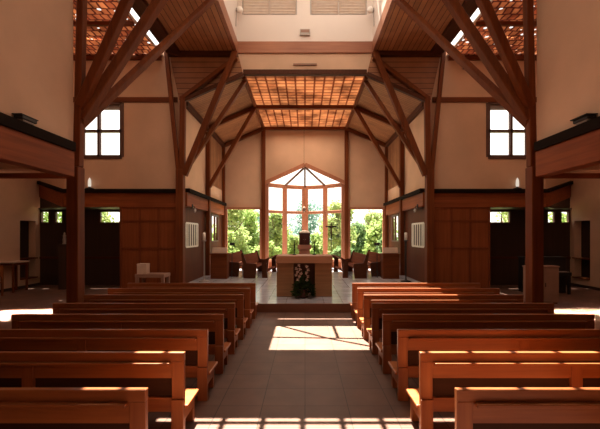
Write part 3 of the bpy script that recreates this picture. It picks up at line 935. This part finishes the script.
# reading desks and choir benches
for s in (-1, 1):
    nm = SIDE[s]
    t = thing('reading_desk', 'brown boxy reading desk with a pale sloped top in the %s of the chancel' % nm, 'desk', (s * 3.5, 15.4, DAIS))
    bm = B(); box(bm, -.33, .33, 0, .5, 0, .98, .012); obj('cabinet', bm, 'timber_x', t)
    bm = B(); box(bm, -.36, .36, -.05, .52, .98, 1.03, .008); obj('counter', bm, 'timber_x', t)
    bm = B(); bar(bm, (-.31, .2, 1.15), (.31, .2, 1.15), .03, .24, up=(0, .35, 1)); obj('sloped_top', bm, 'paper', t, label='pale sloped book rest')
    bm = B(); box(bm, -.25, .25, -.012, 0.0, .12, .85, .004); obj('front_panel', bm, 'timber_x', t)
    for i, (x, yn, ang, wd) in enumerate(((2.28, 15.6, -4, 'inner'), (3.1, 16.3, -3, 'outer'))):
        t = thing('choir_bench', 'dark wooden choir bench, %s one of the two along the %s chancel wall' % (wd, nm), 'bench', (s * x, yn, DAIS), s * -math.radians(ang), 'choir benches in the chancel')
        ln = 3.0
        S_ = lambda a, b: sorted((s * a, s * b))
        for y in (0, ln - .06):
            bm = B()
            pts = [(s * .26, y, 0), (s * .26, y, .5), (s * .36, y, 1.02), (s * .28, y, 1.05), (s * .12, y, .62), (s * -.26, y, .60), (s * -.30, y, .5), (s * -.24, y, 0)]
            poly(bm, pts, (0, .06, 0)); obj('end_panel', bm, 'timber_dark', t)
        bm = B(); a, b = S_(-.24, .2); box(bm, a, b, .061, ln - .061, .40, .44, .006); obj('seat', bm, 'bench', t)
        bm = B(); bar(bm, (s * .24, .061, .72), (s * .24, ln - .061, .72), .035, .5, up=(s * .25, 0, 1)); obj('backrest', bm, 'bench', t)
        if i: continue
        # kneeling desk in front with a sloped book rest
        t = thing('kneeling_desk', 'kneeling desk with sloped book rest before the inner choir bench on the %s' % nm, 'kneeler', (s * (x - .62), yn + .15, DAIS), s * -math.radians(ang), 'kneeling desks in the chancel')
        for y in (0, 2.6):
            bm = B(); poly(bm, [(s * .12, y, 0), (s * .14, y, .66), (s * -.16, y, .84), (s * -.2, y, .8), (s * -.06, y, .6), (s * -.1, y, 0)], (0, .05, 0)); obj('end_panel', bm, 'timber_dark', t)
        bm = B(); bar(bm, (0, .05, .76), (0, 2.6, .76), .34, .03, up=(s * .5, 0, 1)); obj('book_rest', bm, 'bench', t)
        bm = B(); box(bm, -.02, .02, .05, 2.6, .2, .3, .005); obj('stretcher', bm, 'bench', t)
for s, px, dd, lb in ((-1, 232, 15.9, 'thin black music stand before the left chancel window'), (1, 377, 15.9, 'thin black music stand before the right chancel window')):
    p = at(px, 240, dd)
    t = thing('music_stand', lb, 'stand', (p.x, dd, DAIS))
    bm = B(); tube(bm, [(0, 0, .03), (0, 0, 1.35)], .014, 8); obj('pole', bm, 'black', t)
    for k in range(3):
        a = 2 * math.pi * k / 3 + .5
        bm = B(); tube(bm, [(0, 0, .3), (.2 * math.cos(a), .2 * math.sin(a), .012)], .01, 6); obj('foot', bm, 'black', t)
    bm = B(); bar(bm, (-.11, 0, 1.40), (.11, 0, 1.40), .015, .13, up=(0, .4, 1), bev=.004); obj('desk', bm, 'black', t)

# ------------------------------------------------------------------ lamps
for s in (-1, 1):
    nm = SIDE[s]
    p = at(91 if s < 0 else 516, 190, YB - .05)
    t = thing('ledge_lamp', 'white candle-shaped lamp on the ledge under the %s transept window' % nm, 'lamp', (p.x, YB - .14, 3.631))
    bm = B(); lathe(bm, [(.14, 0), (.14, .02), (.04, .05), (.035, .08)], n=16); obj('base', bm, 'black', t, smooth=True)
    bm = B(); lathe(bm, [(.04, .08), (.055, .12), (.05, .3), (.02, .38), (.003, .4)], n=14); obj('lamp_shade', bm, 'bulb', t, smooth=True)
    # floodlights on the nave ledge
    t = thing('floodlight', 'black box floodlight lying on the %s nave ledge' % nm, 'floodlight', (s * 4.3, 5.85, 3.72))
    bm = B(); box(bm, -.07, .07, -.16, .16, .03, .085, .012); obj('housing', bm, 'black', t)
    bm = B(); box(bm, -.10, .075, -.18, .18, .085, .10, .004); obj('visor', bm, 'black', t)
    bm = B(); box(bm, -.05, .05, -.12, .12, 0, .03, .004); obj('bracket', bm, 'grey', t)
    # bulb sconces beside the chancel mouth
    t = thing('wall_sconce', 'small white bulb lamp under the %s chancel ledge' % nm, 'lamp', (s * (XW - .13), 14.35, 2.9))
    bm = B(); box(bm, -.02, .02, -.05, .05, .1, .26, .006); obj('back_plate', bm, 'black', t)
    bm = B(); tube(bm, [(0, 0, .18), (-s * .07, 0, .18), (-s * .1, 0, .1)], .012, 8); obj('arm', bm, 'black', t)
    bm = B(); lathe(bm, [(.012, .1), (.04, .06), (.045, .02), (.025, -.03), (.002, -.045)], (-s * .1, 0, 0), 14); obj('bulb', bm, 'white', t, smooth=True)
    # round white lanterns inside the roof lantern
    p = at(232 if s < 0 else 378, 3, 12.9)
    t = thing('globe_lamp', 'round white lamp on the %s side of the roof lantern' % nm, 'lamp', (s * (XL - .12), 13.3, p.z))
    bm = B(); lathe(bm, [(.002, -.12), (.08, -.09), (.12, 0), (.08, .09), (.002, .12)], n=18); obj('globe', bm, 'white', t, smooth=True)
    bm = B(); a, b = sorted((s * .08, s * .13)); box(bm, a, b, -.05, .05, -.05, .05, .006); obj('mount', bm, 'grey', t)
    bm = B(); a, b = sorted((s * .10, s * .13)); tube(bm, [(s * .11, 0, -.08), (s * .11, -.1, -.35), (s * .11, -.15, -.65)], .012, 6); obj('cable', bm, 'grey', t)
    # small black spot on the lowest brace side
    p = at(144 if s < 0 else 465, 67, YB - .12)
    t = thing('spotlight', 'small black spotlight high on the %s transept wall' % nm, 'spotlight', (p.x, YB, p.z))
    bm = B(); box(bm, -.04, .04, -.04, 0, -.04, .04, .006); obj('mount', bm, 'black', t)
    bm = B(); tube(bm, [(0, -.03, 0), (0, -.16, -.03), (s * .0, -.26, -.06)], [.03, .06, .075], 12); obj('housing', bm, 'black', t)
p = at(305, 33, YB)
t = thing('emergency_light', 'small boxy light on the white end wall of the lantern', 'light', (p.x, YB, p.z))
bm = B(); box(bm, -.18, .18, -.08, .01, -.11, .11, .015); obj('housing', bm, 'louver', t)
bm = B(); box(bm, -.15, .15, -.09, -.08, -.02, .08, .004); obj('diffuser', bm, 'pale', t)
bm = B(); box(bm, -.42, .42, YB - .05, YB + .01, 8.06, 8.13, .01)
tag(obj('strip_light', bm, 'pale', None), 'thin strip lamp under the wooden lantern beam', 'light')

# ------------------------------------------------------------------ transept furniture
t = thing('side_table', 'brown wooden table by the left side wall alcove', 'table', (-10.3, 13.5, 0))
bm = B(); box(bm, -.27, .25, -.4, .4, 1.02, 1.07, .01); obj('tabletop', bm, 'paper', t)
bm = B(); box(bm, -.24, .22, -.36, .36, .94, 1.02, .006); obj('apron', bm, 'timber_x', t)
for x in (-.2, .18):
    for y in (-.32, .32):
        bm = B(); box(bm, x - .03, x + .03, y - .03, y + .03, 0, .94, .006); obj('leg', bm, 'timber_z', t)
t = thing('wooden_chair', 'wooden chair at the picture edge beside the left table', 'chair', (-10.15, 12.3, 0), 0)
bm = B(); box(bm, -.22, .22, -.22, .22, .42, .46, .01); obj('seat', bm, 'pew', t)
bm = B(); box(bm, .18, .22, -.22, .22, .62, 1.0, .01); obj('backrest', bm, 'pew', t)
for x in (-.19, .2):
    for y in (-.19, .19):
        bm = B(); box(bm, x - .02, x + .02, y - .02, y + .02, 0, .42 if x < 0 else .64, .004); obj('leg', bm, 'pew_end', t)
t = thing('box_cabinet', 'low pinkish box cabinet behind the right timber column', 'cabinet', (6.9, 11.0, 0))
bm = B(); box(bm, -.45, .45, 0, .25, .04, 1.06, .01); obj('body', bm, 'pale', t)
bm = B(); box(bm, -.47, .47, -.02, .27, 1.06, 1.1, .008); obj('top', bm, 'pale', t)
bm = B(); box(bm, -.43, .43, .03, .22, 0, .04); obj('plinth', bm, 'timber_x', t)
for a, b in ((-.44, -.01), (.01, .44)):
    bm = B(); box(bm, a, b, -.02, 0, .07, 1.03, .006); d = obj('door', bm, 'pale', t)
    bm = B(); k = -.05 if b < 0 else .05; box(bm, k - .012, k + .012, -.035, -.02, .5, .62, .004); obj('handle', bm, 'bronze', d)
t = thing('upright_piano', 'black upright piano in the shadow behind the pinkish cabinet', 'piano', (8.3, 13.0, 0))
bm = B(); box(bm, -.7, .7, .1, .55, 0, 1.2, .015); obj('case', bm, 'black', t)
bm = B(); box(bm, -.72, .72, .06, .58, 1.2, 1.24, .01); obj('lid', bm, 'black', t)
bm = B(); box(bm, -.68, .68, -.22, .1, .62, .74, .012); obj('key_bed', bm, 'black', t)
bm = B(); box(bm, -.62, .62, -.18, .06, .741, .758, .003); obj('keys', bm, 'grey', t)
for x in (-.62, .62):
    bm = B(); box(bm, x - .04, x + .04, -.2, -.12, 0, .62, .006); obj('leg', bm, 'black', t)
t = thing('low_table', 'pale low table in front of the left panelled screen', 'table', (-5.08, 12.7, 0))
bm = B(); box(bm, -.48, .48, -.3, .3, .60, .72, .012); obj('tabletop', bm, 'pale', t)
for x in (-.42, .42):
    for y in (-.24, .24):
        bm = B(); box(bm, x - .05, x + .05, y - .05, y + .05, 0, .60, .006); obj('leg', bm, 'pale', t)
t = thing('cream_box', 'cream box standing on the pale low table', 'box', (-5.38, 12.65, .72))
bm = B(); box(bm, -.15, .15, -.15, .15, 0, .29, .006); obj('carton', bm, 'paper', t)
bm = B(); box(bm, -.155, .155, -.155, .155, .29, .33, .006); obj('lid', bm, 'paper', t)
p = at(61, 238, 13.9)
t = thing('pedestal', 'dark pedestal with a pale statuette against the left back wall', 'pedestal', (p.x, 14.1, 0))
bm = B(); box(bm, -.14, .14, -.14, .14, 0, 1.62, .01); obj('shaft', bm, 'recess', t)
bm = B(); box(bm, -.18, .18, -.18, .18, 1.62, 1.66, .006); obj('cap', bm, 'recess', t)
t = thing('statuette', 'slim pale statuette standing on the dark pedestal', 'statuette', (p.x, 14.1, 1.66))
bm = B(); lathe(bm, [(.07, 0), (.07, .03), (.05, .05), (.065, .15), (.05, .26), (.06, .33), (.03, .36), (.035, .40), (.02, .44), (.002, .45)], n=14); obj('figure', bm, 'grey', t, smooth=True)

# ------------------------------------------------------------------ outdoors
bm = B(); box(bm, -60, 60, 15.45, 90, -.6, -.3)
struct('ground', bm, 'lawn')


def tree(label, loc, h, rx, mat, n=1500, blobs=7, trunk=.12, seed=0, group='trees outside the chancel windows'):
    r = random.Random(seed)
    t = thing('leafy_tree', label, 'tree', loc, group=group)
    bm = B(); tube(bm, [(0, 0, 0), (.05, .02, h * .3), (-.05, .03, h * .6), (0, 0, h * .85)], [trunk, trunk * .8, trunk * .5, trunk * .2], 8)
    for k in range(5):
        a = r.uniform(0, 6.28); z = h * r.uniform(.3, .65)
        tube(bm, [(0, 0, z), (math.cos(a) * rx * .4, math.sin(a) * rx * .4, z + h * .1), (math.cos(a) * rx * .7, math.sin(a) * rx * .7, z + h * .22)], [trunk * .4, trunk * .25, trunk * .1], 6)
    obj('trunk', bm, 'bark', t)
    bl = []
    for k in range(blobs):
        a = r.uniform(0, 6.28); q = r.uniform(0, .55) * rx; z = h * r.uniform(.14, .80)
        bl.append((Vector((q * math.cos(a), q * math.sin(a), z)), r.uniform(.4, .62) * rx * (1.1 - .5 * z / h)))
    bm = B()
    for i in range(n):
        c, rad = r.choice(bl)
        d = Vector((r.gauss(0, 1), r.gauss(0, 1), r.gauss(0, 1))).normalized()
        p = c + d * rad * r.uniform(.55, 1.05)
        p.z = max(.05, p.z)
        u = Vector((r.gauss(0, 1), r.gauss(0, 1), r.gauss(0, .6))).normalized()
        v = u.cross(d + Vector((0, 0, .3))).normalized()
        l = r.uniform(.12, .26); w_ = l * .45
        poly(bm, [p, p + u * l * .5 + v * w_, p + u * l, p + u * l * .5 - v * w_])
    obj('foliage', bm, mat, t)
    return t


specs = [  # px, depth, height, radius, material, label
    (232, 26, 4.2, 1.5, 'leaf_b', 'light green bushy tree beyond the left end of the side window'),
    (252, 31, 4.0, 1.5, 'leaf_a', 'mid green tree beyond the left chancel window, nearer the bay'),
    (240, 36, 5.0, 2.0, 'leaf_b', 'paler tree standing behind the others outside the left chancel window'),
    (275, 27, 3.7, 1.4, 'leaf_a', 'green shrub-like tree beyond the first light of the bay'),
    (293, 29, 2.1, .85, 'leaf_b', 'low light green tree left of the tabernacle outside the bay'),
    (318, 29, 2.2, .85, 'leaf_a', 'low mid green tree right of the tabernacle outside the bay'),
    (337, 26, 4.4, 1.4, 'leaf_b', 'taller light green tree beyond the last light of the bay'),
    (357, 31, 3.7, 1.4, 'leaf_c', 'dark green tree beyond the right chancel window, nearer the bay'),
    (377, 26.5, 3.4, 1.5, 'leaf_a', 'mid green tree beyond the right edge of the right chancel window'),
    (369, 37, 4.6, 1.9, 'leaf_b', 'paler tree standing behind the others outside the right chancel window'),
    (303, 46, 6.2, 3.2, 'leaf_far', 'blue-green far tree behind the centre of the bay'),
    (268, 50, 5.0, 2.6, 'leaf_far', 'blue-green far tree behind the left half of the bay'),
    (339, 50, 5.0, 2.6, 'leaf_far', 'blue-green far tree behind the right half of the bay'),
    (218, 23, 2.6, 1.2, 'leaf_a', 'low shrub outside the left chancel wall corner'),
    (266, 24.5, 1.7, 1.1, 'leaf_a', 'knee-high shrub outside the bay left corner post'),
    (344, 23.2, 1.3, .8, 'leaf_c', 'knee-high shrub outside the bay right corner post'),
    (389, 23, 2.1, 1.1, 'leaf_c', 'low dark shrub outside the right chancel wall corner'),
]
for i, (px, d, h, r, mt, lb) in enumerate(specs):
    p = at(px, 235, d)
    tree(lb, (p.x, d, -.3), h * 1.22, r * 1.1, mt, n=4200 if d < 45 else 4500, blobs=14, seed=i + 11)
for s in (-1, 1):
    for k, (x, y, h, lb) in enumerate(((10.9, 21, 4.6, 'tree glimpsed through the small high window of the %s transept'), (14.2, 20.5, 4.4, 'tree glimpsed through the outermost small windows of the %s transept'), (10.2, 27, 3.2, 'shrubby tree outside the low side windows of the %s chancel wall'))):
        tree(lb % SIDE[s], (s * x, y, -.3), h, 1.6, ('leaf_b', 'leaf_a', 'leaf_a')[k], n=1400, seed=50 + k + s)

# ------------------------------------------------------------------ light
world = bpy.data.worlds.new('sky')
sc.world = world
world.use_nodes = True
nt = world.node_tree
for n in list(nt.nodes): nt.nodes.remove(n)
wo = nt.nodes.new('ShaderNodeOutputWorld')
bg = nt.nodes.new('ShaderNodeBackground')
bg.inputs['Color'].default_value = (1.0, .95, .88, 1)
bg.inputs['Strength'].default_value = 2.0
nt.links.new(bg.outputs[0], wo.inputs['Surface'])

sun = bpy.data.lights.new('sun', 'SUN')
sun.energy = 46.0
sun.angle = math.radians(.25)
sun.color = (1.0, .90, .74)
so = bpy.data.objects.new('sun', sun)
COL.objects.link(so)
so.rotation_euler = Vector((-DX, -DY, -11.0)).to_track_quat('-Z', 'Y').to_euler()


def area(name, loc, target, sx, sy, power, color, spread=180):
    l = bpy.data.lights.new(name, 'AREA')
    l.shape = 'RECTANGLE'
    l.size, l.size_y = sx, sy
    l.energy = power
    l.color = color
    l.spread = math.radians(spread)
    o = bpy.data.objects.new(name, l)
    COL.objects.link(o)
    o.location = loc
    o.rotation_euler = (Vector(target) - Vector(loc)).to_track_quat('-Z', 'Y').to_euler()
    return o


area('lantern_daylight', (0, 8.8, 10.9), (0, 8.8, 0), 4.4, 8.5, 140, (1, .77, .56))
area('rear_fill', (-3.2, -3.6, 5.2), (2.4, 5, .8), 3.5, 3.0, 58, (1, .62, .36))  # added fill lamp behind the camera, aimed to brighten the right pews
for s in (-1, 1):
    area('transept_daylight', (s * 7.3, 10.4, 8.2), (s * 7.0, 10.4, 0), 3.6, 5, 42, (1, .71, .48))
    # added narrow-beam lamp under the side roof, standing in for a sun patch
    fx, fy = s * 7.0, 9.55
    d = Vector((-DX, -DY, -11.0))
    tt = 8.2 / 11.0
    src = Vector((fx, fy, 0)) - d * tt
    area('side_patch_lamp', src, (fx, fy, 0), 1.9, 1.3, 260, (1, .88, .7), 1.5)
area('chancel_daylight', (0, 17, 7.5), (0, 16.6, 0), 3.6, 5, 195, (1, .76, .55))

# ------------------------------------------------------------------ camera
cam = bpy.data.cameras.new('camera')
co = bpy.data.objects.new('camera', cam)
COL.objects.link(co)
co.location = (0, 0, H)
co.rotation_euler = (math.pi / 2, 0, 0)
cam.sensor_width = 36
cam.lens = F / 600 * 36
cam.shift_x = -(CX - 300) / 600
cam.shift_y = (HY - 214.5) / 600
cam.clip_end = 300
sc.camera = co
sc.view_settings.view_transform = 'Standard'
sc.view_settings.look = 'None'
sc.view_settings.exposure = 0.0
